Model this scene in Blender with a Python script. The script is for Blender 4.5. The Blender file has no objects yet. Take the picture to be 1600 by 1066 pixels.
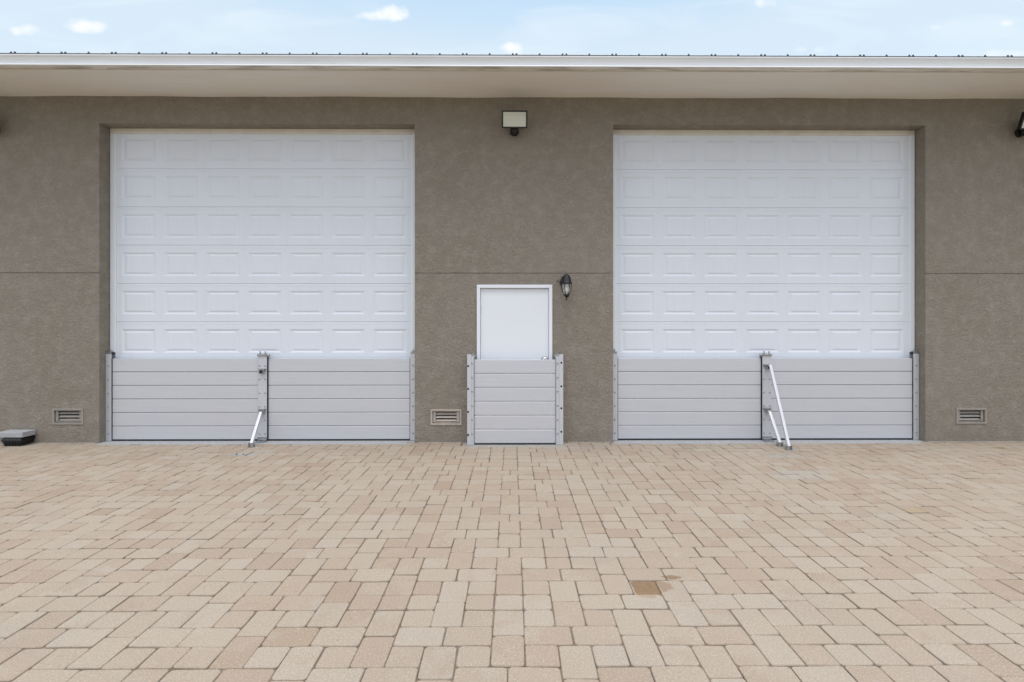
import bpy, bmesh, math, random
from mathutils import Vector, Matrix
R = math.radians
rnd = random.Random(11)
scene = bpy.context.scene
col = scene.collection

# ------------------------------------------------------------ camera
FPX, CZ, DW, YAW = 827.0, 1.563, 6.95, R(0.40)       # focal (px of 1600), eye height, distance to the wall
cam = bpy.data.objects.new('camera', bpy.data.cameras.new('camera'))
col.objects.link(cam); scene.camera = cam
cam.location = (0, -DW, CZ)
cam.rotation_euler = (R(90), 0, -YAW)
cam.data.sensor_width = 36; cam.data.lens = 36*FPX/1600
cam.data.shift_x = -(FPX*math.tan(YAW))/1600
cam.data.shift_y = -(533-505)/1600
cam.data.clip_start = .05; cam.data.clip_end = 3000

# ------------------------------------------------------------ sky and light
EXPOSURE = 0.66
SKY = 0.10
world = bpy.data.worlds.new('World'); scene.world = world; world.use_nodes = True
nt = world.node_tree; nt.nodes.clear()
def nn(t, typ, **kw):
    n = t.nodes.new(typ)
    for k, v in kw.items(): setattr(n, k, v)
    return n
def mth(t, op, a, b=None, c=None, clamp=False):
    n = t.nodes.new('ShaderNodeMath'); n.operation = op; n.use_clamp = clamp
    for i, v in enumerate((a, b, c)):
        if v is None: continue
        if isinstance(v, (int, float)): n.inputs[i].default_value = v
        else: t.links.new(v, n.inputs[i])
    return n.outputs[0]
def mixc(t, fac, a, b, mode='MIX'):
    n = t.nodes.new('ShaderNodeMix'); n.data_type = 'RGBA'; n.blend_type = mode
    for s, v in ((n.inputs[0], fac), (n.inputs[6], a), (n.inputs[7], b)):
        if isinstance(v, (int, float)): s.default_value = v
        elif isinstance(v, tuple): s.default_value = (*v, 1)
        else: t.links.new(v, s)
    return n.outputs[2]
SUN_EL, SUN_ROT = R(74), R(180)
sky = nn(nt, 'ShaderNodeTexSky', sky_type='NISHITA', sun_disc=False, sun_elevation=SUN_EL, sun_rotation=SUN_ROT,
         air_density=1.0, dust_density=1.5, ozone_density=1.0)
tc = nn(nt, 'ShaderNodeTexCoord')
sep = nn(nt, 'ShaderNodeSeparateXYZ'); nt.links.new(tc.outputs['Generated'], sep.inputs[0])
ysafe = mth(nt, 'MAXIMUM', sep.outputs['Y'], 0.02)
u = mth(nt, 'DIVIDE', sep.outputs['X'], ysafe); v = mth(nt, 'DIVIDE', sep.outputs['Z'], ysafe)
noise = nn(nt, 'ShaderNodeTexNoise'); noise.inputs['Scale'].default_value = 38; noise.inputs['Detail'].default_value = 5
nt.links.new(tc.outputs['Generated'], noise.inputs['Vector'])
nz = mth(nt, 'SUBTRACT', noise.outputs['Fac'], 0.5)
# thin pale veil of high haze over the blue, thicker towards the horizon
el = mth(nt, 'MAXIMUM', sep.outputs['Z'], 0.0)
hi = mth(nt, 'MULTIPLY_ADD', el, 3.0, -1.75, clamp=True)                 # thin bright cloud overhead
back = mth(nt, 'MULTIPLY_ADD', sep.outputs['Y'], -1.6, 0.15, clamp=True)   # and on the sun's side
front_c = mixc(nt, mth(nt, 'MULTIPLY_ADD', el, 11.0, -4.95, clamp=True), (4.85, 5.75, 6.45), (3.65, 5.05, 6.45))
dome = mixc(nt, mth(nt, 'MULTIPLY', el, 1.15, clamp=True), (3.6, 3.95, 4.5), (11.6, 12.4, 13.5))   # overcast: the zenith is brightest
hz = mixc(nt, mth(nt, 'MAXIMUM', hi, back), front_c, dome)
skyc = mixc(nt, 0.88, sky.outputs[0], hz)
# faint wisps of thin cloud
cmb = nn(nt, 'ShaderNodeCombineXYZ'); nt.links.new(mth(nt, 'MULTIPLY', u, 2.2), cmb.inputs[0]); nt.links.new(mth(nt, 'MULTIPLY', v, 9.0), cmb.inputs[1])
wn = nn(nt, 'ShaderNodeTexNoise'); wn.inputs['Scale'].default_value = 1.6; wn.inputs['Detail'].default_value = 7; wn.inputs['Distortion'].default_value = .6
nt.links.new(cmb.outputs[0], wn.inputs['Vector'])
wf = mth(nt, 'MULTIPLY', mth(nt, 'MULTIPLY', mth(nt, 'SUBTRACT', wn.outputs['Fac'], 0.48), 3.0, clamp=True), 0.5)
skyc = mixc(nt, mth(nt, 'MULTIPLY', wf, mth(nt, 'GREATER_THAN', sep.outputs['Y'], 0.05)), skyc, (5.9, 6.4, 6.7))
# small cumulus puffs: azimuth/elevation tangents, half sizes, density
puffs = [(-.9165,.551,.024,.011,1),(-.909,.549,.014,.012,.6),(-.817,.5575,.046,.013,1),(-.822,.563,.028,.012,.7),
         (-.222,.586,.030,.014,1),(-.245,.580,.040,.009,.8),(-.290,.577,.012,.005,.5),
         (-.002,.519,.022,.010,.9),(.481,.607,.022,.010,.9),(.806,.562,.011,.005,.45),(.941,.570,.012,.006,.5),
         (.93,.512,.040,.008,.5),(.545,.519,.014,.006,.3),(.585,.520,.012,.006,.3),(1.10,.56,.05,.02,.9),(-1.15,.6,.06,.02,.9),
         (.2,.72,.09,.03,.9),(-.6,.8,.12,.03,.9),(.8,.86,.1,.04,.9)]
tot = None
for (pu, pv, ru, rv, dn) in puffs:
    a = mth(nt, 'DIVIDE', mth(nt, 'SUBTRACT', u, pu), ru)
    b = mth(nt, 'DIVIDE', mth(nt, 'SUBTRACT', v, pv), rv)
    d = mth(nt, 'ADD', mth(nt, 'MULTIPLY', a, a), mth(nt, 'MULTIPLY', b, b))
    e = mth(nt, 'ADD', mth(nt, 'SUBTRACT', 1.25, d), mth(nt, 'MULTIPLY', nz, 4.6))
    e = mth(nt, 'MULTIPLY', mth(nt, 'MULTIPLY', e, 0.5, clamp=True), dn)
    tot = e if tot is None else mth(nt, 'MAXIMUM', tot, e)
front = mth(nt, 'GREATER_THAN', sep.outputs['Y'], 0.05)
tot = mth(nt, 'MULTIPLY', tot, front)
skyc = mixc(nt, tot, skyc, (6.9, 6.9, 6.85))
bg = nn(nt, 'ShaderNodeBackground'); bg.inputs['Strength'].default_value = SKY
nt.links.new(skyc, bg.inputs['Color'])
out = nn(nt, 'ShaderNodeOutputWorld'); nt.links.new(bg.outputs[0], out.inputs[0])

sd = bpy.data.lights.new('sun', 'SUN'); sd.energy = 1.2; sd.angle = R(40); sd.color = (1, .95, .89)
sun = bpy.data.objects.new('sun', sd); col.objects.link(sun)
sun.rotation_euler = (R(90)-SUN_EL, 0, 0)          # shines down and a little towards the wall
sun.location = (0, -4, 12)
vs = scene.view_settings
vs.view_transform = 'Standard'; vs.look = 'None'; vs.exposure = EXPOSURE; vs.gamma = 1; vs.use_curve_mapping = False

# ------------------------------------------------------------ helpers
def W(px, py, Y):
    """point on the plane y=Y seen at pixel (px,py) of the 1600 px photograph"""
    dx = (px-800-FPX*math.tan(YAW))/FPX; dz = (505-py)/FPX
    d = Vector((math.cos(YAW)*dx+math.sin(YAW), -math.sin(YAW)*dx+math.cos(YAW), dz))
    t = (Y+DW)/d.y
    return Vector((d.x*t, Y, CZ+d.z*t))

class MB:
    def __init__(s): s.v = []; s.f = []; s.sm = []
    def add(s, vs_, fs, smooth=False):
        b = len(s.v); s.v += [tuple(p) for p in vs_]; s.f += [tuple(b+i for i in f) for f in fs]; s.sm += [smooth]*len(fs); return s
    def box(s, x0, x1, y0, y1, z0, z1, M=None):
        P = [(x0,y0,z0),(x1,y0,z0),(x1,y1,z0),(x0,y1,z0),(x0,y0,z1),(x1,y0,z1),(x1,y1,z1),(x0,y1,z1)]
        if M is not None: P = [tuple(M @ Vector(p)) for p in P]
        return s.add(P, [(0,3,2,1),(4,5,6,7),(0,1,5,4),(1,2,6,5),(2,3,7,6),(3,0,4,7)])
    def cyl(s, p0, p1, r0, r1=None, n=16, smooth=True):
        r1 = r0 if r1 is None else r1
        return s.lathe(p0, p1, [(0,r0),(1,r1)], n, smooth)
    def lathe(s, p0, p1, prof, n=24, smooth=True):
        p0 = Vector(p0); ax = Vector(p1)-p0; L = ax.length; a = ax.normalized()
        q = a.to_track_quat('Z', 'Y').to_matrix()
        vs_ = []; fs = []
        for (t, r) in prof:
            for k in range(n):
                w = 2*math.pi*k/n
                vs_.append(p0 + q @ Vector((r*math.cos(w), r*math.sin(w), t*L)))
        for i in range(len(prof)-1):
            for k in range(n):
                k2 = (k+1) % n
                fs.append((i*n+k, i*n+k2, (i+1)*n+k2, (i+1)*n+k))
        s.add(vs_, fs, smooth)
        s.add(vs_[:n], [tuple(reversed(range(n)))]); s.add(vs_[-n:], [tuple(range(n))])
        return s
    def prism(s, prof, x0, x1):
        """closed (y,z) profile pushed along x"""
        n = len(prof)
        vs_ = [(x0,y,z) for y,z in prof]+[(x1,y,z) for y,z in prof]
        fs = [(i,(i+1)%n,n+(i+1)%n,n+i) for i in range(n)]+[tuple(reversed(range(n))), tuple(range(n,2*n))]
        return s.add(vs_, fs)
    def tube(s, pts, r, n=8):
        for a, b in zip(pts[:-1], pts[1:]): s.cyl(a, b, r, r, n)
        return s
    def build(s, name, mat, parent=None, bevel=0, seg=2, merge=False):
        o0 = Vector((0,0,0)); p = parent
        while p is not None: o0 += Vector(p.location); p = p.parent
        me = bpy.data.meshes.new(name)
        me.from_pydata([(x-o0.x, y-o0.y, z-o0.z) for x,y,z in s.v], [], s.f)
        me.polygons.foreach_set('use_smooth', s.sm)
        bm = bmesh.new(); bm.from_mesh(me)
        if merge: bmesh.ops.remove_doubles(bm, verts=bm.verts, dist=1e-5)
        bmesh.ops.recalc_face_normals(bm, faces=bm.faces)
        bm.to_mesh(me); bm.free(); me.update()
        me.materials.append(mat)
        o = bpy.data.objects.new(name, me); col.objects.link(o)
        if parent is not None: o.parent = parent
        if bevel:
            m = o.modifiers.new('bevel', 'BEVEL'); m.width = bevel; m.segments = seg; m.limit_method = 'ANGLE'; m.angle_limit = R(35)
            m.harden_normals = False
        return o

def thing(name, label, cat, loc=(0,0,0), group=None):
    o = bpy.data.objects.new(name, None); col.objects.link(o); o.location = loc; o.empty_display_size = .1
    o['label'] = label; o['category'] = cat
    if group: o['group'] = group
    return o

# ------------------------------------------------------------ materials
def material(name, base=(.5,.5,.5), rough=.6, metal=0.0, spec=.5):
    m = bpy.data.materials.new(name); m.use_nodes = True
    t = m.node_tree; b = t.nodes['Principled BSDF']
    b.inputs['Base Color'].default_value = (*base, 1); b.inputs['Roughness'].default_value = rough
    b.inputs['Metallic'].default_value = metal; b.inputs['Specular IOR Level'].default_value = spec
    return m, t, b
def coords(t, scale=(1,1,1), kind='Object'):
    c = t.nodes.new('ShaderNodeTexCoord'); mp = t.nodes.new('ShaderNodeMapping')
    mp.inputs['Scale'].default_value = scale; t.links.new(c.outputs[kind], mp.inputs[0]); return mp.outputs[0]
def nzt(t, vec, scale, detail=4, rough=.5, dist=0):
    n = t.nodes.new('ShaderNodeTexNoise'); n.inputs['Scale'].default_value = scale; n.inputs['Detail'].default_value = detail
    n.inputs['Roughness'].default_value = rough; n.inputs['Distortion'].default_value = dist
    t.links.new(vec, n.inputs['Vector']); return n.outputs['Fac']
def ramp(t, fac, stops):
    r = t.nodes.new('ShaderNodeValToRGB'); e = r.color_ramp.elements
    while len(e) > 1: e.remove(e[0])
    e[0].position = stops[0][0]; e[0].color = (*stops[0][1], 1) if isinstance(stops[0][1], tuple) else (stops[0][1],)*3+(1,)
    for p, c in stops[1:]:
        x = e.new(p); x.color = (*c, 1) if isinstance(c, tuple) else (c,)*3+(1,)
    t.links.new(fac, r.inputs[0]); return r.outputs[0]
def bump(t, b, h, strength, dist, prev=None):
    n = t.nodes.new('ShaderNodeBump'); n.inputs['Strength'].default_value = strength; n.inputs['Distance'].default_value = dist
    t.links.new(h, n.inputs['Height'])
    if prev is not None: t.links.new(prev, n.inputs['Normal'])
    t.links.new(n.outputs[0], b.inputs['Normal']); return n.outputs[0]

# stucco
M_STUCCO, t, b = material('stucco', rough=.92, spec=.2)
v0 = coords(t)
big = nzt(t, v0, 1.1, 5, .6); mid = nzt(t, v0, 7, 5, .65); fine = nzt(t, v0, 30, 5, .65, .8); grit = nzt(t, v0, 120, 2, .6)
c = mixc(t, ramp(t, big, [(.35,0.0),(.65,1.0)]), (.262,.227,.184), (.284,.250,.209))
c = mixc(t, mth(t,'MULTIPLY',ramp(t, mid, [(.46,0.0),(.68,1.0)]),.72), c, (.345,.303,.256))
c = mixc(t, mth(t,'MULTIPLY',ramp(t, fine, [(.52,0.0),(.68,1.0)]),.36), c, (.42,.37,.315))
c = mixc(t, mth(t,'MULTIPLY',ramp(t, fine, [(.32,1.0),(.46,0.0)]),.2), c, (.18,.147,.115))
# splash dirt close to the ground, with a ragged upper edge
sp = t.nodes.new('ShaderNodeSeparateXYZ'); t.links.new(v0, sp.inputs[0])
h = mth(t,'ADD', sp.outputs['Z'], mth(t,'MULTIPLY',mth(t,'SUBTRACT',mid,.5),.5))
c = mixc(t, mth(t,'MULTIPLY',ramp(t, h, [(.02,1.0),(.28,0.0)]),.30), c, (.24,.20,.16))
t.links.new(c, b.inputs['Base Color'])
hh = mth(t,'ADD', mth(t,'MULTIPLY',fine,1.0), mth(t,'MULTIPLY',grit,.35))
bump(t, b, hh, 1.0, .024)

M_WHITE, t, b = material('white_paint', (.78,.79,.80), .38)
v0 = coords(t); n1 = nzt(t, v0, 2.2, 5, .6); n2 = nzt(t, v0, 30, 3)
c = mixc(t, mth(t,'MULTIPLY',ramp(t,n1,[(.4,0.0),(.75,1.0)]),.25), (.775,.795,.835), (.72,.735,.76)); t.links.new(c, b.inputs['Base Color'])
bump(t, b, n2, .12, .002)

M_GDOOR, t, b = material('garage_door_steel', (.78,.80,.83), .42)
v0 = coords(t); n1 = nzt(t, v0, 1.4, 5, .6); vg = coords(t, (14,14,160)); gr = nzt(t, vg, 1.0, 4, .6)
vs2 = coords(t, (22,22,1.4)); st = nzt(t, vs2, 1.0, 4, .6)
c = mixc(t, mth(t,'MULTIPLY',ramp(t,n1,[(.45,0.0),(.8,1.0)]),.3), (.71,.74,.80), (.65,.67,.71))
c = mixc(t, mth(t,'MULTIPLY',ramp(t,st,[(.5,0.0),(.8,1.0)]),.22), c, (.65,.655,.68))
t.links.new(c, b.inputs['Base Color']); bump(t, b, gr, .25, .0012)
t.links.new(ramp(t,n1,[(.3,.36),(.7,.5)]), b.inputs['Roughness'])

M_TRIM, t, b = material('off_white_trim', (.70,.66,.58), .5)
v0 = coords(t,(1,1,1)); n1 = nzt(t, v0, 5, 4, .6)
c = mixc(t, ramp(t,n1,[(.4,0.0),(.7,1.0)]), (.74,.70,.62), (.66,.61,.52)); t.links.new(c, b.inputs['Base Color'])

# soffit with stains of its own
M_SOFFIT, t, b = material('soffit', rough=.7)
v0 = coords(t,(.25,1.5,1)); n1 = nzt(t, v0, 2.0, 6, .6); v1 = coords(t,(1,14,1)); n2 = nzt(t, v1, 1.5, 4, .6)
c = mixc(t, ramp(t,n1,[(.4,0.0),(.65,1.0)]), (.80,.77,.73), (.79,.74,.66))
c = mixc(t, mth(t,'MULTIPLY',ramp(t,n2,[(.5,0.0),(.75,1.0)]),.25), c, (.66,.60,.52))
t.links.new(c, b.inputs['Base Color'])
M_GUTTER, t, b = material('gutter_aluminium', (.74,.75,.77), .35)
v0 = coords(t,(.5,4,3)); n1 = nzt(t, v0, 2.2, 6, .65)
c = mixc(t, mth(t,'MULTIPLY',ramp(t,n1,[(.5,0.0),(.8,1.0)]),.5), (.76,.77,.79), (.58,.56,.53)); t.links.new(c, b.inputs['Base Color'])
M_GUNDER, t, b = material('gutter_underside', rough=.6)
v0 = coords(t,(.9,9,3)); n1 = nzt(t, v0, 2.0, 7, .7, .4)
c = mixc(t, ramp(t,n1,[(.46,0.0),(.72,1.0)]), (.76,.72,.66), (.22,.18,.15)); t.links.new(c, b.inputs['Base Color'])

M_ROOF, t, b = material('galvalume_roof', (.30,.31,.32), .45, .6)
v0 = coords(t); n1 = nzt(t, v0, 3, 4); t.links.new(ramp(t,n1,[(.3,.22),(.7,.34)]), b.inputs['Base Color'])
M_EDGE, _, _ = material('dark_roof_edge_trim', (.06,.06,.065), .6)  # dark grey of the roof sheet edge and closure strip
M_SCREW, _, _ = material('screw_dark', (.02,.02,.022), .5, .3)

# brushed aluminium flood planks
def alu(name, base, rough, metal, stretch):
    m, t, b = material(name, base, rough, metal)
    v0 = coords(t, stretch); n1 = nzt(t, v0, 1.0, 5, .65); v1 = coords(t); n2 = nzt(t, v1, 1.8, 5, .6)
    n3 = nzt(t, v1, 26, 3, .6)
    dk = tuple(x*.955 for x in base); lt = tuple(min(1, x*1.03) for x in base)
    c = mixc(t, ramp(t, n1, [(.35,0.0),(.65,1.0)]), dk, lt)
    c = mixc(t, mth(t,'MULTIPLY',ramp(t,n2,[(.45,0.0),(.75,1.0)]),.35), c, tuple(x*.86 for x in base))
    c = mixc(t, mth(t,'MULTIPLY',ramp(t,n3,[(.68,0.0),(.76,1.0)]),.35), c, tuple(x*.6 for x in base))
    t.links.new(c, b.inputs['Base Color'])
    t.links.new(ramp(t,n2,[(.3,rough-.06),(.7,rough+.10)]), b.inputs['Roughness'])
    bump(t, b, n1, .03, .001); return m
M_PLANK = alu('aluminium_plank', (.64,.65,.685), .38, .45, (1.2,1.2,95))
M_POST = alu('aluminium_post', (.60,.61,.65), .40, .35, (60,60,1.2))
M_BRACE = alu('aluminium_brace', (.62,.62,.64), .36, .35, (60,60,1.2))
M_ZINC, t, b = material('galvanised_hardware', (.36,.37,.38), .42, .8)
v0 = coords(t); t.links.new(ramp(t,nzt(t,v0,60,3),[(.3,.24),(.7,.5)]), b.inputs['Base Color'])
M_RUBBER, _, _ = material('black_rubber', (.018,.019,.024), .7)
M_SEAL, _, _ = material('grey_seal', (.17,.17,.18), .75)
M_BLACK, t, b = material('black_metal', (.008,.008,.010), .5)
M_HOLE, _, _ = material('hole_dark', (.008,.008,.008), .9)
M_STAINLESS, _, _ = material('stainless', (.55,.55,.56), .28, .9)
M_LENS, t, b = material('frosted_lens', (.58,.59,.50), .25)
v0 = coords(t,(1,1,40)); t.links.new(mixc(t, ramp(t,nzt(t,v0,1,2),[(.4,0.0),(.6,1.0)]), (.52,.54,.46), (.62,.63,.54)), b.inputs['Base Color'])
M_GLASS, t, b = material('lantern_glass', (.80,.80,.76), .22)
b.inputs['Transmission Weight'].default_value = .6; b.inputs['Alpha'].default_value = .6
M_BULB, _, _ = material('frosted_bulb', (.8,.8,.76), .35)
M_INTERIOR, _, _ = material('interior_dark', (.05,.05,.05), .9)

def ventmat(name, a, d):
    m, t, b = material(name, a, .6); v0 = coords(t); n = nzt(t, v0, 25, 4, .6)
    t.links.new(mixc(t, ramp(t,n,[(.4,0.0),(.7,1.0)]), a, d), b.inputs['Base Color']); return m
M_VENT = ventmat('taupe_vent', (.30,.27,.235), (.25,.22,.19))
M_VENTB = ventmat('beige_vent', (.44,.385,.335), (.34,.275,.225))

M_CONC, t, b = material('concrete_apron', rough=.9)
v0 = coords(t); n1 = nzt(t, v0, 70, 3, .7); n2 = nzt(t, v0, 4, 4)
c = mixc(t, ramp(t,n1,[(.35,0.0),(.6,1.0)]), (.20,.21,.225), (.46,.46,.47))
c = mixc(t, mth(t,'MULTIPLY',n2,.5), c, (.34,.33,.32)); t.links.new(c, b.inputs['Base Color']); bump(t, b, n1, .8, .006)
M_MORTAR, t, b = material('mortar_strip', rough=.9)
v0 = coords(t); n1 = nzt(t, v0, 30, 4, .7)
c = mixc(t, ramp(t,n1,[(.35,0.0),(.65,1.0)]), (.25,.235,.21), (.37,.35,.32)); t.links.new(c, b.inputs['Base Color']); bump(t, b, n1, .4, .004)
M_SAND, t, b = material('joint_sand', rough=.95)
v0 = coords(t); n1 = nzt(t, v0, 9, 5, .7)
c = mixc(t, ramp(t,n1,[(.35,0.0),(.65,1.0)]), (.10,.075,.055), (.24,.185,.14)); t.links.new(c, b.inputs['Base Color'])
M_GROUND, t, b = material('sandy_lawn', rough=.95)
v0 = coords(t); n1 = nzt(t, v0, .3, 8, .7)
c = mixc(t, ramp(t,n1,[(.4,0.0),(.6,1.0)]), (.20,.19,.12), (.30,.27,.20)); t.links.new(c, b.inputs['Base Color'])

# pavers
M_PAVER, t, b = material('tumbled_paver', rough=.88, spec=.3)
at = t.nodes.new('ShaderNodeAttribute'); at.attribute_name = 'pid'
rs = t.nodes.new('ShaderNodeSeparateColor'); t.links.new(at.outputs['Color'], rs.inputs[0])
r1, r2, r3 = rs.outputs[0], rs.outputs[1], rs.outputs[2]
v0 = coords(t)
va = t.nodes.new('ShaderNodeVectorMath'); va.operation = 'MULTIPLY_ADD'
t.links.new(at.outputs['Color'], va.inputs[0]); va.inputs[1].default_value = (37,53,29); t.links.new(v0, va.inputs[2])
pv = va.outputs[0]
tone = ramp(t, r1, [(0.0,(0.354,0.293,0.230)),(.22,(0.347,0.282,0.215)),(.45,(0.339,0.268,0.201)),(.70,(0.332,0.256,0.189)),(.88,(0.322,0.241,0.177)),(1.0,(0.302,0.221,0.158))])
tone2 = ramp(t, r2, [(0.0,(0.358,0.303,0.241)),(.4,(0.343,0.280,0.213)),(.75,(0.330,0.248,0.184)),(1.0,(0.306,0.223,0.159))])
bl = nzt(t, pv, 6.5, 3, .55)
thr = mth(t,'MULTIPLY_ADD', r3, .20, .42)
mk = mth(t,'MULTIPLY', mth(t,'SUBTRACT', bl, thr), 7.0, clamp=True)
c = mixc(t, mth(t,'MULTIPLY',mk,.75), tone, tone2)
wide = nzt(t, v0, .55, 4, .6)
c = mixc(t, mth(t,'MULTIPLY',ramp(t,wide,[(.35,0.0),(.7,1.0)]),.22), c, (.41,.37,.32))
dk_ = nzt(t, v0, 1.3, 6, .7)
c = mixc(t, mth(t,'MULTIPLY',ramp(t,dk_,[(.48,0.0),(.72,1.0)]),.30), c, (.27,.235,.20))
gr1 = nzt(t, v0, 115, 4, .75); gr2 = nzt(t, v0, 420, 2, .6)
c = mixc(t, mth(t,'MULTIPLY',ramp(t,gr1,[(.54,0.0),(.66,1.0)]),.50), c, (.54,.50,.44))
c = mixc(t, mth(t,'MULTIPLY',ramp(t,gr1,[(.34,1.0),(.46,0.0)]),.45), c, (.19,.145,.11))
c = mixc(t, mth(t,'MULTIPLY',ramp(t,gr2,[(.62,0.0),(.70,1.0)]),.35), c, (.62,.59,.54))
# worn edges hold brown dirt from the joints, unevenly
ae = t.nodes.new('ShaderNodeAttribute'); ae.attribute_name = 'edge'
ed_n = ramp(t, nzt(t, v0, 4, 4, .65), [(.36,.05),(.66,.60)])
c = mixc(t, mth(t,'MULTIPLY', ae.outputs['Fac'], ed_n), c, (.150,.112,.082))
# sparse dark specks of debris
spk = nzt(t, v0, 11, 2, .4); c = mixc(t, mth(t,'MULTIPLY',ramp(t,spk,[(.79,0.0),(.81,1.0)]),.6), c, (.12,.09,.07))
# stains with shapes of their own (world metres): wet brown patch, oil marks, grey mortar smears by the anchors
sx = t.nodes.new('ShaderNodeSeparateXYZ'); t.links.new(v0, sx.inputs[0])
wob = mth(t,'MULTIPLY', mth(t,'SUBTRACT', nzt(t, v0, 22, 3, .6), .5), 2.0)
mott = ramp(t, nzt(t, v0, 30, 4, .7), [(.30,.78),(.62,1.0)])
def stain(c, x, y, rx, ry, colr, amt, soft=3.0, w=1.0, sq=False):
    a = mth(t,'DIVIDE',mth(t,'SUBTRACT',sx.outputs[0],x),rx); d = mth(t,'DIVIDE',mth(t,'SUBTRACT',sx.outputs[1],y),ry)
    q = mth(t,'ADD', mth(t,'MULTIPLY',a,a), mth(t,'MULTIPLY',d,d))
    if sq: q = mth(t,'ADD', mth(t,'POWER',mth(t,'ABSOLUTE',a),8.0), mth(t,'POWER',mth(t,'ABSOLUTE',d),8.0))
    q = mth(t,'ADD', mth(t,'SUBTRACT',1.0,q), mth(t,'MULTIPLY',wob,w))
    return mixc(t, mth(t,'MULTIPLY',mth(t,'MULTIPLY',mth(t,'MULTIPLY',q,soft,clamp=True),mott),amt), c, colr)
def G(px, py):
    d = W(px, py, 0)-cam.location; k = -CZ/d.z; return cam.location.x+d.x*k, cam.location.y+d.y*k
for (px, py, rx, ry, cc, am, so, w) in [
    (1009,918,.079,.078,(.185,.105,.048),.90,6,.8),(1036,916,.060,.07,(.22,.14,.08),.65,2,1.5),(1012,931,.06,.03,(.27,.18,.11),.5,2,1.2),
    (1050,902,.060,.032,(.20,.12,.062),.85,2,1.2),(1097,883,.05,.014,(.33,.25,.16),.6,2,1),(1430,797,.12,.05,(.36,.26,.12),.55,1.5,1),
    (1562,700,.10,.05,(.22,.14,.05),.7,2,1),(376,711,.20,.07,(.30,.31,.32),.75,2,.8),(415,706,.30,.12,(.32,.32,.32),.3,1,1),
    (1225,712,.30,.16,(.32,.32,.32),.5,1,1),(1250,742,.35,.25,(.34,.33,.32),.35,1,1),
    (700,722,.5,.25,(.40,.27,.17),.22,1,1.2),    (900,700,.40,.10,(.36,.33,.32),.4,1,1)]:
    gx, gy = G(px, py); c = stain(c, gx, gy, rx, ry, cc, am, so, w, so == 6)
t.links.new(c, b.inputs['Base Color'])
hb = mth(t,'ADD', mth(t,'MULTIPLY',gr1,.7), nzt(t, v0, 45, 3, .6))
bump(t, b, hb, .5, .0035)

# ------------------------------------------------------------ ground
g = MB(); g.add([(-400,-400,-.06),(400,-400,-.06),(400,400,-.06),(-400,400,-.06)], [(0,1,2,3)])
o = g.build('ground', M_GROUND); o['kind'] = 'structure'
g = MB(); g.add([(-10.6,-10,-.007),(10.6,-10,-.007),(10.6,.3,-.007),(-10.6,.3,-.007)], [(0,1,2,3)])
o = g.build('joint_bed', M_SAND); o['kind'] = 'structure'

# measured lines of the front wall
LX0, LX1 = W(155,400,0).x, W(648,400,0).x
RX0, RX1 = W(958,400,0).x, W(1446,400,0).x
OPZ = W(800,194.5,0).z
DX0, DX1 = W(745,500,0).x, W(863,500,0).x; DZ = W(800,445,0).z

U = .1605; AX, AY = -.099, -3.421
PV = []; PF = []; PC = []; PE = []
def rrect(x0, x1, y0, y1, rad, n=3):
    pts = []
    for (cx, cy, a0) in ((x1-rad,y1-rad,0),(x0+rad,y1-rad,90),(x0+rad,y0+rad,180),(x1-rad,y0+rad,270)):
        for k in range(n+1):
            a = R(a0+90*k/n); pts.append((cx+rad*math.cos(a), cy+rad*math.sin(a)))
    return pts
def ymax_at(x):
    if LX0+.03 < x < LX1-.03 or RX0+.03 < x < RX1-.03: return -.10
    if -.66 < x < .72: return -.27
    return -.018
def paver(x0, x1, y0, y1):
    cx = (x0+x1)/2; ym = ymax_at(cx)
    if y0 > ym-.03: return
    cut = y1 > ym
    y1 = min(y1, ym)
    g_ = .0009+rnd.random()*.0014
    x0 += g_; x1 -= g_; y0 += g_; y1 -= (g_ if not cut else 0)
    near = -10 < y0 and abs(cx) < 8.2
    n = 3 if (y0 < -2.0 and near) else 2
    rad = .011+rnd.random()*.013
    outer = rrect(x0, x1, y0, y1, rad, n); ins = .0026+rnd.random()*.0022
    inner = rrect(x0+ins, x1-ins, y0+ins, y1-ins, max(rad-ins*.5,.003), n)
    mx, my = cx, (y0+y1)/2; th = rnd.gauss(0,.0075); dx, dy = rnd.gauss(0,.0011), rnd.gauss(0,.0011)
    tx, ty, dz = rnd.gauss(0,.007), rnd.gauss(0,.007), rnd.gauss(0,.0010)
    ct, st_ = math.cos(th), math.sin(th)
    base = len(PV); N = len(outer)
    jit = [rnd.uniform(-.0011,.0011) for _ in range(N)]
    for ring, z in ((outer,-.03),(outer,-.0036),(inner,0.0)):
        for k, (x, y) in enumerate(ring):
            ux, uy = x-mx, y-my; s_ = 1+jit[k]/.08
            ux *= s_; uy *= s_
            zz = z + (dz+tx*ux+ty*uy if z > -.02 else 0)
            PV.append((mx+ux*ct-uy*st_+dx, my+ux*st_+uy*ct+dy, zz))
    fs = []
    for k in range(N):
        k2 = (k+1) % N
        fs.append((base+k, base+k2, base+N+k2, base+N+k)); fs.append((base+N+k, base+N+k2, base+2*N+k2, base+2*N+k))
    fs.append(tuple(base+2*N+k for k in range(N)))
    PF.extend(fs); cc = (rnd.random(), rnd.random(), rnd.random(), 1)
    PC.extend([cc]*len(fs)); PE.extend([1.0,1.0]*N+[0.0])
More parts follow.
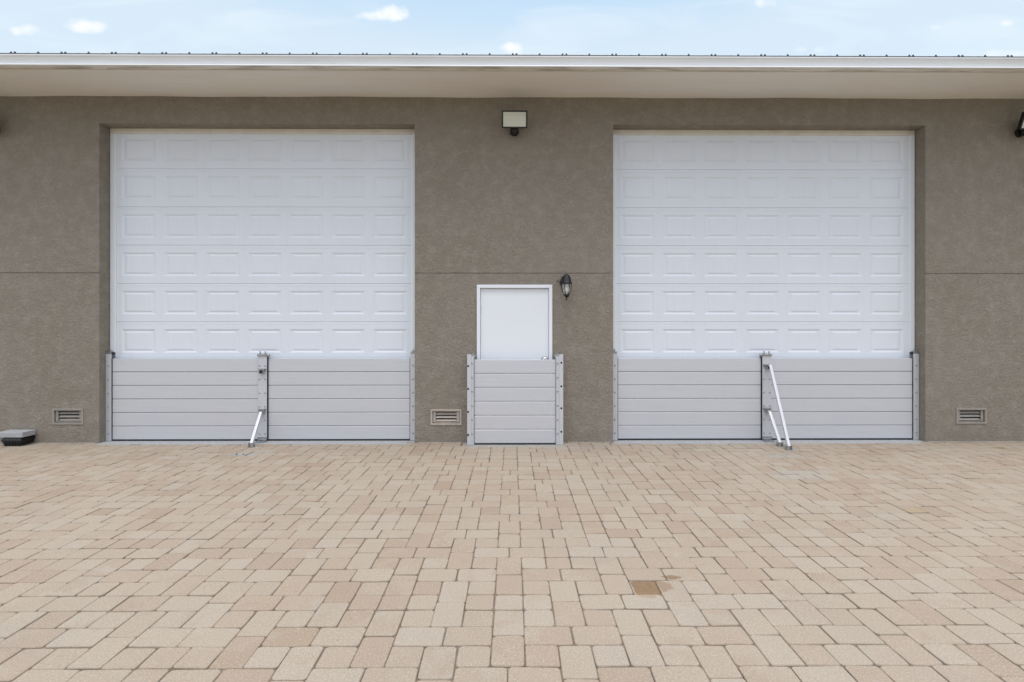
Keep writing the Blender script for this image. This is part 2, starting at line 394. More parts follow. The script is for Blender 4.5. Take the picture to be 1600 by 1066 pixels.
for i in range(-17, 18):
    for j in range(-13, 8):
        for (ox, oy) in ((0,0),(2,2)):
            X = AX+(4*i+ox)*U; Y = AY-(4*j+oy)*U           # Y is the edge nearest the wall
            if not (-10.4 < X < 10.2) or Y < -9.6: continue
            q = lambda a0,a1,b0,b1: paver(X+a0*U, X+a1*U, Y-b1*U, Y-b0*U)
            if rnd.random() < .88: q(0,1,0,1.5); q(0,1,1.5,3)     # upright pair
            else: q(0,1,0,1); q(0,1,1,2); q(0,1,2,3)
            if rnd.random() < .85: q(-1,.5,3,4); q(.5,2,3,4)      # lying pair
            else: q(-1,0,3,4); q(0,1,3,4); q(1,2,3,4)
            q(1,2,0,1); q(1,2,2,3)                          # squares
me = bpy.data.meshes.new('paver_driveway'); me.from_pydata(PV, [], PF); me.update()
ca = me.attributes.new('pid', 'FLOAT_COLOR', 'FACE')
ca.data.foreach_set('color', [x for c4 in PC for x in c4])
ce = me.attributes.new('edge', 'FLOAT', 'FACE'); ce.data.foreach_set('value', PE)
me.materials.append(M_PAVER)
o = bpy.data.objects.new('paver_driveway', me); col.objects.link(o); o['kind'] = 'structure'

# concrete aprons in the garage openings and under the door barrier
m = MB(); m.box(LX0-.02,LX1+.02,-.105,.40,-.05,-.004); m.box(RX0-.02,RX1+.02,-.105,.40,-.05,-.004)
o = m.build('concrete_apron', M_CONC, None, .006); o['kind'] = 'structure'
m = MB(); m.box(-.635,.70,-.262,.2,-.05,-.003)
for (a, c_) in ((-10.4,LX0-.03),(LX1+.03,-.67),(.73,RX0-.03),(RX1+.03,10.4)): m.box(a,c_,-.024,-.001,-.05,.0035)
o = m.build('mortar_edge', M_MORTAR, None, .003); o['kind'] = 'structure'

# ------------------------------------------------------------ building
BX = 10.4; TH = .20; SOFZ = W(800,152.5,0).z; WALLTOP = SOFZ+.15
bld = thing('garage_building', 'long taupe stucco garage building with two tall white sectional doors and a white gutter', 'building', (0,0,0))
vents = [W(106.5,651,0), W(697,652,0), W(1517.5,650,0)]
VW, VH = .195, .098
xs = sorted({-BX, BX, LX0, LX1, RX0, RX1, DX0, DX1} | {p.x+s*VW for p in vents for s in (-1,1)})
JZ = W(800,427,0).z
zs = sorted({-.05, OPZ, DZ, JZ-.005, JZ+.005, WALLTOP} | {p.z+s*VH for p in vents for s in (-1,1)})
def depth(x, z):
    if (LX0 < x < LX1 or RX0 < x < RX1) and z < OPZ: return TH
    if DX0 < x < DX1 and z < DZ: return TH
    for p in vents:
        if abs(x-p.x) < VW and abs(z-p.z) < VH: return TH
    if abs(z-JZ) < .005: return .009
    return 0.0
w = MB(); nx, nz_ = len(xs)-1, len(zs)-1
D = [[depth((xs[i]+xs[i+1])/2, (zs[k]+zs[k+1])/2) for k in range(nz_)] for i in range(nx)]
for i in range(nx):
    for k in range(nz_):
        y = D[i][k]; a, c_, e, f_ = xs[i], xs[i+1], zs[k], zs[k+1]
        if y < TH: w.add([(a,y,e),(c_,y,e),(c_,y,f_),(a,y,f_)], [(0,1,2,3)])
        if i+1 < nx and D[i+1][k] != y:
            y2 = D[i+1][k]; w.add([(c_,y,e),(c_,y2,e),(c_,y2,f_),(c_,y,f_)], [(0,1,2,3)])
        if k+1 < nz_ and D[i][k+1] != y:
            y2 = D[i][k+1]; w.add([(a,y,f_),(c_,y,f_),(c_,y2,f_),(a,y2,f_)], [(0,1,2,3)])
# returns at the building ends, and side and rear walls
DEEP = 12.0
for sx_ in (-1, 1):
    w.box(min(sx_*BX, sx_*(BX-.2)), max(sx_*BX, sx_*(BX-.2)), 0.002, DEEP, -.05, WALLTOP)
w.box(-BX+.2, BX-.2, DEEP-.2, DEEP, -.05, WALLTOP)
for sx_ in (-1, 1):      # gable triangles
    x = sx_*(BX-.1); w.add([(x,0,WALLTOP),(x,DEEP,WALLTOP),(x,DEEP/2,WALLTOP+DEEP/2*.30)], [(0,1,2)])
w.build('wall', M_STUCCO, bld)
# dark room behind the openings
m = MB(); m.box(-BX+.21, BX-.21, .42, .45, 0, WALLTOP-.01); m.build('inner_lining', M_INTERIOR, bld)

# soffit, fascia, gutter
GY = -.83
m = MB()
N = 60
for k in range(N):      # the soffit edge wanders by a few millimetres
    a = -BX-.4+(2*BX+.8)*k/N; c_ = -BX-.4+(2*BX+.8)*(k+1)/N
    wa = .004*math.sin(a*2.1)+.003*math.sin(a*5.3+1); wc = .004*math.sin(c_*2.1)+.003*math.sin(c_*5.3+1)
    m.add([(a,-.715,SOFZ),(c_,-.715,SOFZ),(c_,-.001,SOFZ+wc),(a,-.001,SOFZ+wa),(a,-.715,SOFZ+.02),(c_,-.715,SOFZ+.02),(c_,.0,SOFZ+.03),(a,.0,SOFZ+.03)],
          [(0,3,2,1),(4,5,6,7),(0,1,5,4),(2,3,7,6)])
m.build('soffit', M_SOFFIT, bld)
m = MB(); m.box(-BX-.4, BX+.4, -.735, -.716, SOFZ-.004, SOFZ+.17); fas = m.build('fascia', M_TRIM, bld, .002)
GZ = SOFZ+.004
m = MB(); m.prism([(-.737,GZ),(GY,GZ),(GY-.006,GZ+.003),(GY-.003,GZ+.014),(GY+.030,GZ+.026),(GY+.022,GZ+.060),(GY+.006,GZ+.100),(GY-.006,GZ+.110),
                   (GY-.006,GZ+.122),(GY+.004,GZ+.126),(GY+.014,GZ+.122),(GY+.02,GZ+.108),(GY+.03,GZ+.06),(-.75,GZ+.05),(-.75,GZ+.13),(-.737,GZ+.13)], -BX-.4, BX+.4)
gut = m.build('gutter', M_GUTTER, bld)
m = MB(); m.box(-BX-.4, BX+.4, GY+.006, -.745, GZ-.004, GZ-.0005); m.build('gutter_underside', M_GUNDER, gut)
# roof: two slopes of ribbed sheet
PIT = .30; EY, EZ = -.775, GZ+.163
RP = U and .2921
m = MB()
sec = []
x = -BX-.45
def rib(x0):
    return [(x0,0),(x0+RP-.05,0),(x0+RP-.035,.003),(x0+RP-.015,.003)]
prof = []
while x < BX+.45: prof += rib(x); x += RP
prof.append((x,0))
RY, RZ = DEEP/2, EZ+(DEEP/2-EY)*PIT; BY = DEEP+.775
vs_ = [(px_,EY,EZ+h_) for px_,h_ in prof]+[(px_,RY,RZ+h_) for px_,h_ in prof]+[(px_,BY,EZ+h_) for px_,h_ in prof]
n = len(prof); m.add(vs_, [(i,i+1,n+i+1,n+i) for i in range(n-1)]+[(n+i,n+i+1,2*n+i+1,2*n+i) for i in range(n-1)])
roof = m.build('roof', M_ROOF, bld)
md = roof.modifiers.new('s','SOLIDIFY'); md.thickness = .004
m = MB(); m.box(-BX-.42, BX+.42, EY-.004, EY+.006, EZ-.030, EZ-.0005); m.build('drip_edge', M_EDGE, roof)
m = MB(); m.prism([(RY-.2,RZ-.05),(RY,RZ+.03),(RY+.2,RZ-.05),(RY,RZ+.02)], -BX-.45, BX+.45); m.build('ridge_cap', M_ROOF, roof)
s = MB(); s.lathe((0,0,0),(0,0,.020),[(0,.014),(.3,.014),(.32,.010),(.95,.009),(1,.006)],10); src = None
x0 = W(19,84,EY).x; x1 = W(1579,91,EY).x; step = (x1-x0)/40
for k in range(-2, 43):
    xx = x0+k*step
    for q in ((-.022,.022) if k % 2 == 0 else (0,)):
        if src is None:
            src = s.build('roof_screw', M_SCREW, roof); o = src
        else:
            o = src.copy(); col.objects.link(o); o.parent = roof
        o.location = (xx+q, EY+.012, EZ+.003)

# ---- garage doors
PL = .19+.0                                            # plane of the door face
def garage_door(xa, xb, ztop, label, px_first, px_jl):
    d = MB(); S = .516; top = ztop
    w_ = xb-xa; per = w_/7.07; pw = per*.815; mar = (w_-7*per)/2
    y0 = PL+.012
    zt = top
    z_edges = []
    z = W(800,264.4,PL).z
    z1 = z+.516
    while z1 > 0.0:
        z_edges.append((z1-.516, z1)); z1 -= .516
    for (za, zb) in z_edges:
        zb_ = zb-.0025; za_ = za+.0025
        if za < 0: za_ = .004
        # strips above and below the stamped panels
        pz1 = zb-.095; pz0 = za+.105
        xsl = [xa]+sum([[xa+mar+i*per+(per-pw)/2, xa+mar+i*per+(per+pw)/2] for i in range(7)], [])+[xb]
        def strip(zlo, zhi, yl=y0, yh=y0):
            d.add([(xa,yl,zlo),(xb,yl,zlo),(xb,yh,zhi),(xa,yh,zhi)], [(0,1,2,3)])
        # top edge: roll, then a shallow pinch line, then the face
        strip(zb_-.006, zb_, y0, y0+.008); strip(zb_-.034, zb_-.006); strip(zb_-.038, zb_-.034, y0+.0025, y0)
        strip(zb_-.042, zb_-.038, y0, y0+.0025) ; strip(max(pz1,0.0), zb_-.042)
        if pz0 > 0.02:
            strip(za_+.006, pz0); strip(za_, za_+.006, y0+.008, y0)
            for i in range(0, len(xsl)-1, 2):
                d.add([(xsl[i],y0,pz0),(xsl[i+1],y0,pz0),(xsl[i+1],y0,pz1),(xsl[i],y0,pz1)], [(0,1,2,3)])
            for i in range(7):
                a = xsl[1+2*i]; c_ = xsl[2+2*i]
                rings = [(0,0),(.024,.0095),(.027,.0095),(.050,.002),(.053,.002)]
                pts = []
                for (ins, dy) in rings:
                    ix = ins*1.5; pts += [(a+ix,y0+dy,pz0+ins),(c_-ix,y0+dy,pz0+ins),(c_-ix,y0+dy,pz1-ins),(a+ix,y0+dy,pz1-ins)]
                fs = []
                for r_ in range(len(rings)-1):
                    for k in range(4):
                        k2 = (k+1) % 4; fs.append((4*r_+k,4*r_+k2,4*r_+4+k2,4*r_+4+k))
                e = 4*(len(rings)-1); fs.append((e,e+1,e+2,e+3)); d.add(pts, fs)
        strip(za_-.005, za_, y0+.008, y0+.008)
    o = d.build('garage_door', M_GDOOR, bld); o['label'] = label
    jw = .066
    f = MB(); f.box(xa-jw+.004, xa+.002, PL-.012, PL+.10, 0, ztop); f.box(xa-.010, xa+.010, PL-.004, PL+.02, 0, ztop-.002); f.build('door_jamb', M_WHITE, o, .003)
    f = MB(); f.box(xb-.002, xb+jw-.004, PL-.012, PL+.10, 0, ztop); f.box(xb-.010, xb+.010, PL-.0042, PL+.0202, 0, ztop-.002); f.build('door_jamb', M_WHITE, o, .003)
    f = MB(); f.box(xa-jw+.004, xb+jw-.004, PL-.015, PL+.10, ztop+.0005, OPZ-.001); f.build('door_header', M_TRIM, o, .003)
    return o
HZ = W(800,209.8,PL-.012).z
garage_door(LX0+.068, LX1-.068, HZ, 'white sectional garage door with a bare upper bracket on the barrier post before it', 0, 0)
garage_door(RX0+.068, RX1-.068, HZ, 'white sectional garage door behind the barrier with two slanting braces', 0, 0)

# ---- service door
dj = MB(); J = .045
dj.box(DX0+.001, DX0+J, .012-.03, .10, 0, DZ-J); dj.box(DX1-J, DX1-.001, .012-.03, .10, 0, DZ-J); dj.box(DX0+.001, DX1-.001, -.0185, .10, DZ-J+.0005, DZ-.001)
sdoor = MB().box(DX0+J+.003, DX1-J-.003, .020, .062, .02, DZ-J-.004).build('service_door', M_WHITE, bld, .002)
sdoor['label'] = 'plain white metal side door between the two garage doors'
dj.build('door_frame', M_WHITE, sdoor, .003)
st_ = MB(); st_.box(DX0+J+.001, DX0+J+.014, .063, .10, 0, DZ-J); st_.box(DX1-J-.014, DX1-J-.001, .063, .10, 0, DZ-J); st_.build('door_stop', M_INTERIOR, sdoor)
for z in (W(750,483,0).z, 1.0, .25):
    h_ = MB(); h_.cyl((DX0+J+.001,.010,z-.05),(DX0+J+.001,.010,z+.05),.007,.007,10); h_.build('hinge', M_STAINLESS, sdoor)
kn = MB(); kx = W(851,557,0).x; kz = W(851,557.0,-.05).z-.045
kn.lathe((kx,.020,kz),(kx,-.055,kz),[(0,.045),(.08,.045),(.12,.014),(.45,.014),(.55,.034),(.75,.045),(.95,.034),(1,.016)],24)
kn.build('door_knob', M_STAINLESS, sdoor)

# ------------------------------------------------------------ flood vents
def vent(p, mat, label, shift, name='foundation_vent'):
    t_ = thing(name, label, 'vent', (p.x, 0, p.z-VH), 'louvred foundation vents low in the wall')
    x, z = p.x, p.z; fw = .018
    f = MB()
    f.box(x-VW-.008, x+VW+.008, -.010, .05, z+VH-fw, z+VH+.006); f.box(x-VW-.008, x+VW+.008, -.010, .05, z-VH-.006, z-VH+fw)
    f.box(x-VW-.008, x-VW+fw, -.0098, .05, z-VH+fw+.0004, z+VH-fw-.0004); f.box(x+VW-fw, x+VW+.008, -.0098, .05, z-VH+fw+.0004, z+VH-fw-.0004)
    f.build('frame', mat, t_, .002)
    f = MB(); f.box(x-VW+.002, x+VW-.002, .10, .11, z-VH+.002, z+VH-.002); f.build('backing', M_INTERIOR, t_)
    # hinged inner flap with side cheeks and louvres, set back in the frame
    f = MB(); a, c_ = x-VW+fw+.006+shift, x+VW-fw-.006+shift; lo, hi = z-VH+fw+.008, z+VH-fw-.008
    f.box(a, a+.034, .008, .020, lo, hi); f.box(c_-.034, c_, .008, .020, lo, hi)
    f.box(a+.0345, c_-.0345, .009, .0195, lo-.004, lo+.006); f.box(a+.0345, c_-.0345, .009, .0195, hi-.004, hi+.002)
    f.build('flap', mat, t_, .0015)
    n = 4
    for k in range(n-1):
        zc = lo+.026+.044*k
        Mx = Matrix.Translation((x+shift,.026,zc)) @ Matrix.Rotation(R(48),4,'X')
        MB().box(a+.035-x-shift, c_-.035-x-shift, -.016, .016, -.003, .003, Mx).build('louvre', mat, t_, .001)
    return t_
vent(vents[0], M_VENT, 'taupe louvred vent low in the wall between the bait box and the garage opening', .002)
vent(vents[1], M_VENTB, 'beige louvred vent low in the wall beside the small door flood barrier', 0)
vent(vents[2], M_VENT, 'taupe louvred vent low in the wall past the barrier with two braces', -.002)

# ------------------------------------------------------------ flood barriers
bolt_me = MB(); bolt_me.lathe((0,0,0),(0,-.009,0),[(0,.012),(.2,.012),(.25,.009),(.9,.008),(1,.005)],8)
bolt_src = [None]
def bolt(parent, x, y, z, scale=1, name='bolt'):
    p = parent; o0 = Vector((0,0,0))
    while p is not None: o0 += Vector(p.location); p = p.parent
    if bolt_src[0] is None:
        o = MB.build(bolt_me, name, M_ZINC, None); bolt_src[0] = o
    else: o = bolt_src[0].copy(); o.name = name; col.objects.link(o)
    o.parent = parent; o.location = Vector((x,y,z))-o0; o.scale = (scale,)*3
    return o
PH = .1802; PB = .018
def plank_profile(y, z):
    """extruded plank: flat face with small lips top and bottom"""
    h = PH-.0088; t_ = .048
    return [(y+.003,z),(y,z+.003),(y,z+h-.003),(y+.003,z+h),(y+t_-.003,z+h),(y+t_,z+h-.003),(y+t_,z+.003),(y+t_-.003,z)]
def planks(parent, xa, xb, y, z0=PB):
    for k in range(6):
        p = MB(); p.prism(plank_profile(y, z0+k*PH), xa, xb)
        # tongue in the joint, set back
        po_ = p.build('plank', M_PLANK, parent)
        if k < 5: MB().box(xa+.001, xb-.001, y+.004, y+.040, z0+k*PH+PH-.0094, z0+(k+1)*PH-.0002).build('plank_seal', M_SEAL, po_)
    s_ = MB(); s_.prism([(y+.002,-.002),(y-.001,.006),(y+.001,PB-.001),(y+.046,PB-.001),(y+.047,-.002)], xa+.001, xb-.001); s_.build('bottom_seal', M_RUBBER, parent)
def clampset(parent, x, y, z, side):
    """cap clamp on a post head: plate, screw and black grip"""
    c1 = MB(); c1.box(x-.035, x+.035, y-.002, y+.055, z, z+.018)
    c1.box(x-.03, x+.03, y+.004, y+.05, z+.018, z+.034)
    o = c1.build('clamp', M_ZINC, parent, .002)
    c2 = MB(); c2.cyl((x,y+.025,z+.03),(x,y+.025,z+.065),.006,.006,8); c2.lathe((x,y+.025,z+.036),(x,y+.025,z+.048),[(0,.012),(1,.012)],6,False)
    c2.build('clamp_screw', M_ZINC, o)
    if side:
        c3 = MB(); c3.lathe((x+side*.034,y+.012,z+.012),(x+side*.075,y+.012,z+.006),[(0,.012),(.3,.017),(.8,.016),(1,.008)],10)
        c3.build('clamp_grip', M_RUBBER, o)

BY0 = .115
def big_barrier(xa, xb, pxc, label, gap_side, knob_l, knob_r):
    cx = W(pxc, 600, BY0-.02).x
    root = thing('flood_barrier', label, 'flood barrier', (cx, BY0, 0), 'aluminium flood barriers')
    pw = .080
    # side posts fixed to the reveals
    for (x0_, x1_, kb, side) in ((xa+.004, xa+pw, knob_l, 1), (xb-pw, xb-.004, knob_r, -1)):
        p = MB(); p.box(x0_, x1_, BY0-.012, BY0-.004, .0, 1.152)
        outer = x0_ if side == 1 else x1_-.008
        p.box(outer, outer+.008, BY0-.0035, BY0+.07, .0, 1.150)
        p.box(x0_, x1_, BY0+.0595, BY0+.0675, .0, 1.149)
        po = p.build('side_post', M_POST, root, .0015)
        g_ = MB(); e = x1_ if side == 1 else x0_
        g_.box(min(e,e+side*.007), max(e,e+side*.007), BY0-.009, BY0-.0005, .012, 1.10); g_.build('gasket_gap_strip', M_RUBBER, po)
        for k in range(6): bolt(po, (x0_+x1_)/2+side*.002, BY0-.012, .098+k*PH)
        clampset(po, (x0_+x1_)/2, BY0-.006, 1.153, side*1.0 if kb else 0)
    # centre post
    hw = .060; yf = BY0-.026
    p = MB(); p.box(cx-hw, cx+hw, yf, yf+.010, .012, 1.125); p.box(cx-.012, cx+.012, yf+.0105, BY0+.06, .012, 1.12); p.box(cx-hw, cx+hw, BY0+.052, BY0+.062, .012, 1.124)
    po = p.build('centre_post', M_POST, root, .0015)
    for k in range(6):
        for s_ in (-1,1): bolt(po, cx+s_*.038, yf, .098+k*PH)
    g_ = MB(); e = cx+gap_side*hw; g_.box(min(e,e+gap_side*.0045), max(e,e+gap_side*.0045), yf+.006, BY0-.0005, .012, 1.112); g_.build('gasket_gap_strip', M_RUBBER, po)  # dark strip stands in for the shadow gap beside the post
    c1 = MB(); c1.box(cx-.064, cx+.064, yf-.012, yf+.06, 1.126, 1.152); c1.box(cx-.058, cx+.058, yf-.016, yf-.0125, 1.130, 1.148)
    cl = c1.build('clamp', M_ZINC, po, .002)
    for s_ in (-1,1):
        c2 = MB(); c2.cyl((cx+s_*.034,yf+.012,1.152),(cx+s_*.034,yf+.012,1.192),.0065,.0065,8); c2.lathe((cx+s_*.034,yf+.012,1.153),(cx+s_*.034,yf+.012,1.166),[(0,.013),(1,.013)],6,False)
        c2.build('clamp_screw', M_ZINC, cl)
    c3 = MB(); c3.lathe((cx+gap_side*.062,yf-.002,1.140),(cx+gap_side*.100,yf-.002,1.138),[(0,.010),(.3,.018),(.8,.018),(1,.010)],10); c3.build('clamp_grip', M_ZINC, cl)
    # base shoe
    f = MB(); f.box(cx-.062, cx+.062, yf-.010, yf-.001, .035, .052)
    pts = [(cx+.056*math.cos(R(a)), yf-.006, .036+.046*math.sin(R(a))*.9) for a in range(180, 361, 18)]
    f.tube(pts, .005, 8); f.box(cx-.062, cx+.062, yf-.09, yf+.05, -.003, .006)
    f.cyl((cx+.03,yf-.03,.005),(cx+.03,yf-.03,.024),.010,.010,6,False); f.cyl((cx-.03,yf-.03,.005),(cx-.03,yf-.03,.024),.010,.010,6,False)
    f.build('base_shoe', M_ZINC, po)
    # planks
    planks(root, xa+pw+(.006 if gap_side else .004), cx-hw-(.011 if gap_side < 0 else .001), BY0); planks(root, cx+hw+(.011 if gap_side > 0 else .001), xb-pw-.008, BY0)
    return root, cx, yf, po

def bracket(parent, cx, yf, z, socket):
    f = MB(); f.box(cx-.052, cx+.052, yf-.014, yf-.0005, z, z+.024); f.box(cx-.040, cx+.040, yf-.030, yf-.0145, z+.004, z+.016)
    for s_ in (-1,1): f.box(cx+.006+s_*.026-.004, cx+.006+s_*.026+.004, yf-.052, yf-.001, z-.040, z-.0005)
    f.cyl((cx-.034,yf-.034,z-.022),(cx+.048,yf-.034,z-.022),.007,.007,8)
    o = f.build('brace_bracket', M_ZINC, parent, .001)
    if socket:
        MB().box(cx-.016, cx+.028, yf-.046, yf-.004, z-.038, z-.008).build('socket', M_SCREW, o, .002)
def brace(root, xt, yt, zt, xf, yf_, label=None):
    """square tube from the post bracket down to an anchor foot"""
    a = Vector((xt,yt,zt)); c_ = Vector((xf,yf_,.040)); ax = (c_-a); L = ax.length; ax.normalize()
    zz = ax; xx = Vector((1,0,0)); xx = (xx-zz*xx.dot(zz)).normalized(); yy = zz.cross(xx)
    M = Matrix(((xx.x,yy.x,zz.x,a.x),(xx.y,yy.y,zz.y,a.y),(xx.z,yy.z,zz.z,a.z),(0,0,0,1)))
    o = MB().box(-.0175,.0175,-.0175,.0175,0,L,M).build('brace', M_BRACE, root, .003)
    if label: o['label'] = label
    f = MB(); f.box(xf-.034, xf+.034, yf_-.040, yf_+.040, -.002, .006)
    for s_ in (-1,1): f.box(xf+s_*.028-.004, xf+s_*.028+.004, yf_-.026, yf_+.026, .0065, .052)
    f.cyl((xf-.042,yf_,.032),(xf+.042,yf_,.032),.008,.008,8)
    f.build('brace_foot', M_ZINC, o, .001)
    bb = MB(); bb.lathe((xf+.065,yf_-.012,0),(xf+.065,yf_-.012,.014),[(0,.020),(.3,.020),(.31,.010),(1,.009)],8); bb.build('anchor_bolt', M_ZINC, o)

rootL, cxL, yfL, poL = big_barrier(LX0, LX1, 410.2, 'wide aluminium flood barrier with a single short slanting brace on its middle post', 1, True, False)
bracket(poL, cxL, yfL, W(410,581,yfL).z+.02, True)
zb = W(410,643,yfL).z+.012; bracket(poL, cxL, yfL, zb, False)
gx, gy = G(393,698.5)
brace(rootL, cxL-.002, yfL-.030, zb-.018, gx, gy)
rootR, cxR, yfR, poR = big_barrier(RX0, RX1, 1198, 'wide aluminium flood barrier propped by one long and one short brace', -1, False, True)
bracket(poR, cxR, yfR, W(1198,574,yfR).z+.02, True)
zb = W(1198,641,yfR).z+.010; bracket(poR, cxR, yfR, zb, False)
gx, gy = G(1218.5,697.5); brace(rootR, cxR+.016, yfR-.030, zb-.020, gx, gy, 'short square aluminium brace')
gx, gy = G(1232.5,703); brace(rootR, cxR+.022, yfR-.036, W(1201,570,yfR).z, gx, gy, 'long square aluminium brace reaching near the top of the post')
# unused anchor plate in the pavers
gx, gy = G(375,711)
pl = MB(); pl.box(gx-.075, gx+.075, gy-.035, gy+.035, -.002, .0045)
tp = thing('anchor_plate', 'small unused steel anchor plate with two bolts set in the pavers before the single brace', 'anchor plate', (gx,gy,0))
pl.build('plate', M_MORTAR, tp, .001)
for s_ in (-1,1):
    b2 = MB(); b2.lathe((gx+s_*.04,gy,.0045),(gx+s_*.04,gy,.014),[(0,.009),(.5,.009),(1,.006)],8); b2.build('bolt', M_SCREW, tp)

# small barrier before the side door
YD = -.135
xa, xb = W(730,620,YD-.015).x, W(880,620,YD-.015).x
xi, xj = W(741,620,YD).x, W(868.3,620,YD).x
rootD = thing('flood_barrier', 'narrow aluminium flood barrier standing before the plain white side door', 'flood barrier', ((xa+xb)/2, YD, 0), 'aluminium flood barriers')
for (e0, e1, side, pxh, pxb, hy) in ((xa, xi, 1, 731.6, 737.7, (572.2,608,643.8,679.8)), (xj, xb, -1, 877, 871.3, (567,603.7,638,674.8))):
    p = MB(); e_out = e0 if side == 1 else e1
    mid_ = e0+.052 if side == 1 else e1-.052
    p.box(min(e_out,mid_), max(e_out,mid_), YD-.020, YD-.008, 0, 1.160)           # outer flange
    p.box(min(mid_,(e1 if side==1 else e0)), max(mid_,(e1 if side==1 else e0)), YD-.014, YD-.0085, 0, 1.135)
    p.box(min(e_out,e_out+side*.010), max(e_out,e_out+side*.010), YD-.0075, -.004, 0, 1.158)
    p.box(min(e_out+side*.011, (e1 if side==1 else e0)), max(e_out+side*.011,(e1 if side==1 else e0)), YD+.062, YD+.070, 0, 1.13)
    po = p.build('side_post', M_POST, rootD, .0015)
    for y_ in hy:
        q = W(pxh, y_, YD-.020); h_ = MB(); h_.cyl((q.x,YD-.0190,q.z),(q.x,YD-.0225,q.z),.0125,.0125,14); h_.build('bolt_hole', M_HOLE, po)
    for k in range(6):
        q = W(pxb, 569.5, YD-.014); bolt(po, q.x, YD-.014, 1.045-k*PH)
    cxx = (e0+e1)/2+side*.028
    clampset(po, cxx, YD-.006, 1.128, 0)
    g_ = MB(); e = e1 if side == 1 else e0; g_.box(min(e-side*.006,e+side*.001), max(e-side*.006,e+side*.001), YD-.0165, YD-.0145, .01, 1.11)
    g_.build('gasket_gap_strip', M_ZINC, po)
planks(rootD, xi+.002, xj-.002, YD)

# ------------------------------------------------------------ flood lights
def floodlight(x, label):
    zc = W(804,187,-.20).z
    t_ = thing('flood_light', label, 'flood light', (x,0,zc-.12), 'black flood lights under the eave')
    tilt = Matrix.Translation((x,-.205,zc)) @ Matrix.Rotation(R(20),4,'X')
    h_ = MB(); hw, hh_ = .163, .106
    h_.box(-hw,hw,-.002,.034,-hh_,hh_,tilt)
    for k in range(9): h_.box(-hw*.8,hw*.8,.034,.055,-hh_*.75+k*.019,-hh_*.75+k*.019+.004,tilt)
    fr = MB(); bw = .017
    fr.box(-hw,hw,-.014,-.0025,hh_-bw,hh_,tilt); fr.box(-hw,hw,-.014,-.0025,-hh_,-hh_+bw,tilt)
    fr.box(-hw,-hw+bw,-.0138,-.0025,-hh_+bw+.0003,hh_-bw-.0003,tilt); fr.box(hw-bw,hw,-.0138,-.0025,-hh_+bw+.0003,hh_-bw-.0003,tilt)
    ho = h_.build('housing', M_BLACK, t_, .003); fr.build('bezel', M_BLACK, ho, .002)
    MB().box(-hw+bw+.001,hw-bw-.001,-.008,-.003,-hh_+bw+.001,hh_-bw-.001,tilt).build('lens', M_LENS, t_)
    a_ = MB(); a_.cyl((x,-.001,zc-.085),(x,-.045,zc-.085),.06,.052,20); a_.box(x-.02,x+.02,-.17,-.0455,zc-.075,zc-.035); a_.build('wall_mount', M_BLACK, t_, .006)
    zs_ = W(803.5,204,-.09).z; sball = MB(); r_ = .054
    prof = [(.5-.5*math.cos(math.pi*k/12), max(.002, r_*math.sin(math.pi*k/12))) for k in range(13)]
    sball.lathe((x,-.09-r_,zs_),(x,-.09+r_,zs_),prof,20); sball.build('motion_sensor', M_BLACK, t_)
    return t_
floodlight(W(804,187,-.2).x, 'black flood light on the wall above the white side door')
floodlight(6.70, 'black flood light cut by the right edge of the photo')
floodlight(-6.73, 'black flood light just showing at the left edge of the photo')

# ------------------------------------------------------------ wall lantern
lx = W(885.3,450,-.15).x; ly = -.15
def LZ(py): return W(885,py,-.15).z
lt = thing('wall_lantern', 'small black carriage lantern with clear glass beside the white side door', 'lantern', (lx,0,LZ(469)))
m = MB(); bx = W(882,440,0).x
m.lathe((bx,0,LZ(440)),(bx,-.022,LZ(440)),[(0,.062),(.5,.060),(.8,.050),(1,.03)],20)
m.box(bx-.04,bx+.04,-.018,-.001,LZ(440)-.085,LZ(440)+.075)
m.build('backplate', M_BLACK, lt, .004)
m = MB(); pts = [(bx,-.015,LZ(441)),(bx,-.05,LZ(434)),(bx+.003,-.10,LZ(430)),(lx,-.14,LZ(431)),(lx,-.15,LZ(434))]
m.tube(pts,.011,10); m.build('arm', M_BLACK, lt)
m = MB(); zt_, zb_ = LZ(428.5), LZ(443.5)
H = zt_-zb_
m.lathe((lx,ly,zb_-.004),(lx,ly,zt_),[(0,.066),(.06,.073),(.14,.072),(.18,.062),(.35,.060),(.42,.056),(.66,.054),(.72,.047),(.86,.040),(.94,.024),(1,.010)],12)
m.build('hood', M_BLACK, lt)
m = MB(); zg0, zg1 = LZ(460.5), zb_-.005
m.lathe((lx,ly,zg0),(lx,ly,zg1),[(0,.034),(.3,.047),(.65,.056),(1,.061)],6,False); m.build('glass', M_GLASS, lt)
m = MB()
for k in range(6):
    a = 2*math.pi*k/6
    q = Vector((0,0,1)).to_track_quat('Z','Y').to_matrix()
    pr = [(zg0,.036),(zg0+.3*(zg1-zg0),.049),(zg0+.65*(zg1-zg0),.058),(zg1,.063)]
    m.tube([(lx+r_*math.cos(a),ly+r_*math.sin(a),z_) for z_,r_ in pr],.0042,6)
m.build('cage', M_BLACK, lt)
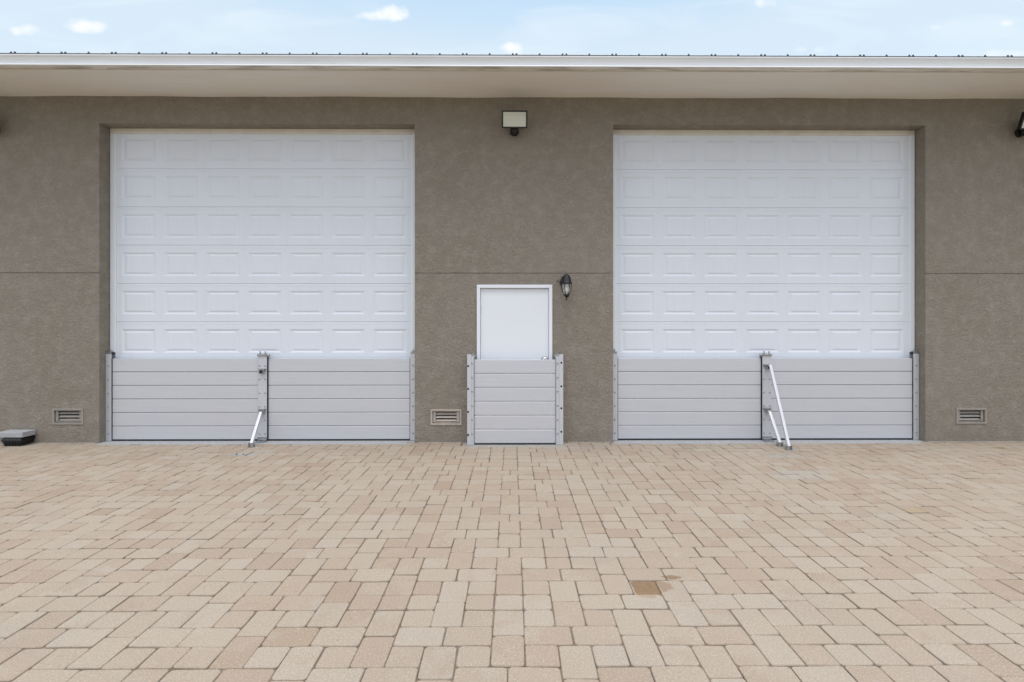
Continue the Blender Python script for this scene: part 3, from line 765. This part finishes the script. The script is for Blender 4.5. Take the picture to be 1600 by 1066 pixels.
m = MB(); m.lathe((lx,ly,zg0+.02),(lx,ly,zg1-.005),[(0,.014),(.15,.030),(.4,.036),(.65,.028),(.8,.016),(1,.014)],16); m.build('bulb', M_BULB, lt)
m = MB(); m.lathe((lx,ly,LZ(469.5)),(lx,ly,zg0+.004),[(0,.003),(.08,.010),(.18,.011),(.28,.005),(.42,.006),(.5,.022),(.75,.030),(.92,.040),(1,.038)],12); m.build('finial', M_BLACK, lt)
m = MB(); p1, p2 = W(869.5,438.8,-.006), W(877,441,-.012); m.tube([p1, (p1+p2)/2+Vector((0,-.004,.002)), p2], .0035, 6); m.build('wire', M_BLACK, lt)

# ------------------------------------------------------------ bait station with a slab on top
gx, gy = G(31,697.3); d0 = gy
gl = G(7,697.3)[0]
bt = thing('bait_station', 'low black plastic bait box topped with a grey concrete slab by the wall', 'bait box', ((gx+gl)/2, gy+.1, 0))
m = MB(); dpt = .19
def frus(x0,x1,y0,y1,z0,X0,X1,Y0,Y1,Z1):
    m.add([(x0,y0,z0),(x1,y0,z0),(x1,y1,z0),(x0,y1,z0),(X0,Y0,Z1),(X1,Y0,Z1),(X1,Y1,Z1),(X0,Y1,Z1)], [(0,3,2,1),(4,5,6,7),(0,1,5,4),(1,2,6,5),(2,3,7,6),(3,0,4,7)])
frus(gl,gx,gy,gy+dpt,.002, gl-.028,gx+.028,gy-.015,gy+dpt+.005,.072)
frus(gl-.034,gx+.034,gy-.020,gy+dpt+.008,.0725, gl-.012,gx+.012,gy-.004,gy+dpt,.108)
for k in range(5): m.box(gl+.02+k*.04, gl+.028+k*.04, gy-.018, gy-.001, .010, .066)
m.build('box', M_BLACK, bt, .004)
M_SLAB, t, b = material('grey_slab', rough=.85); v0 = coords(t); n1 = nzt(t, v0, 90, 3, .7)
t.links.new(mixc(t, ramp(t,n1,[(.35,0.0),(.65,1.0)]), (.26,.26,.275), (.46,.46,.47)), b.inputs['Base Color']); bump(t, b, n1, .4, .003)
fr_ = W(35,684,gy-.02)
m = MB(); m.box(fr_.x-.33, fr_.x, gy-.02, gy+.172, fr_.z, fr_.z+.066); m.build('slab', M_SLAB, bt, .005)
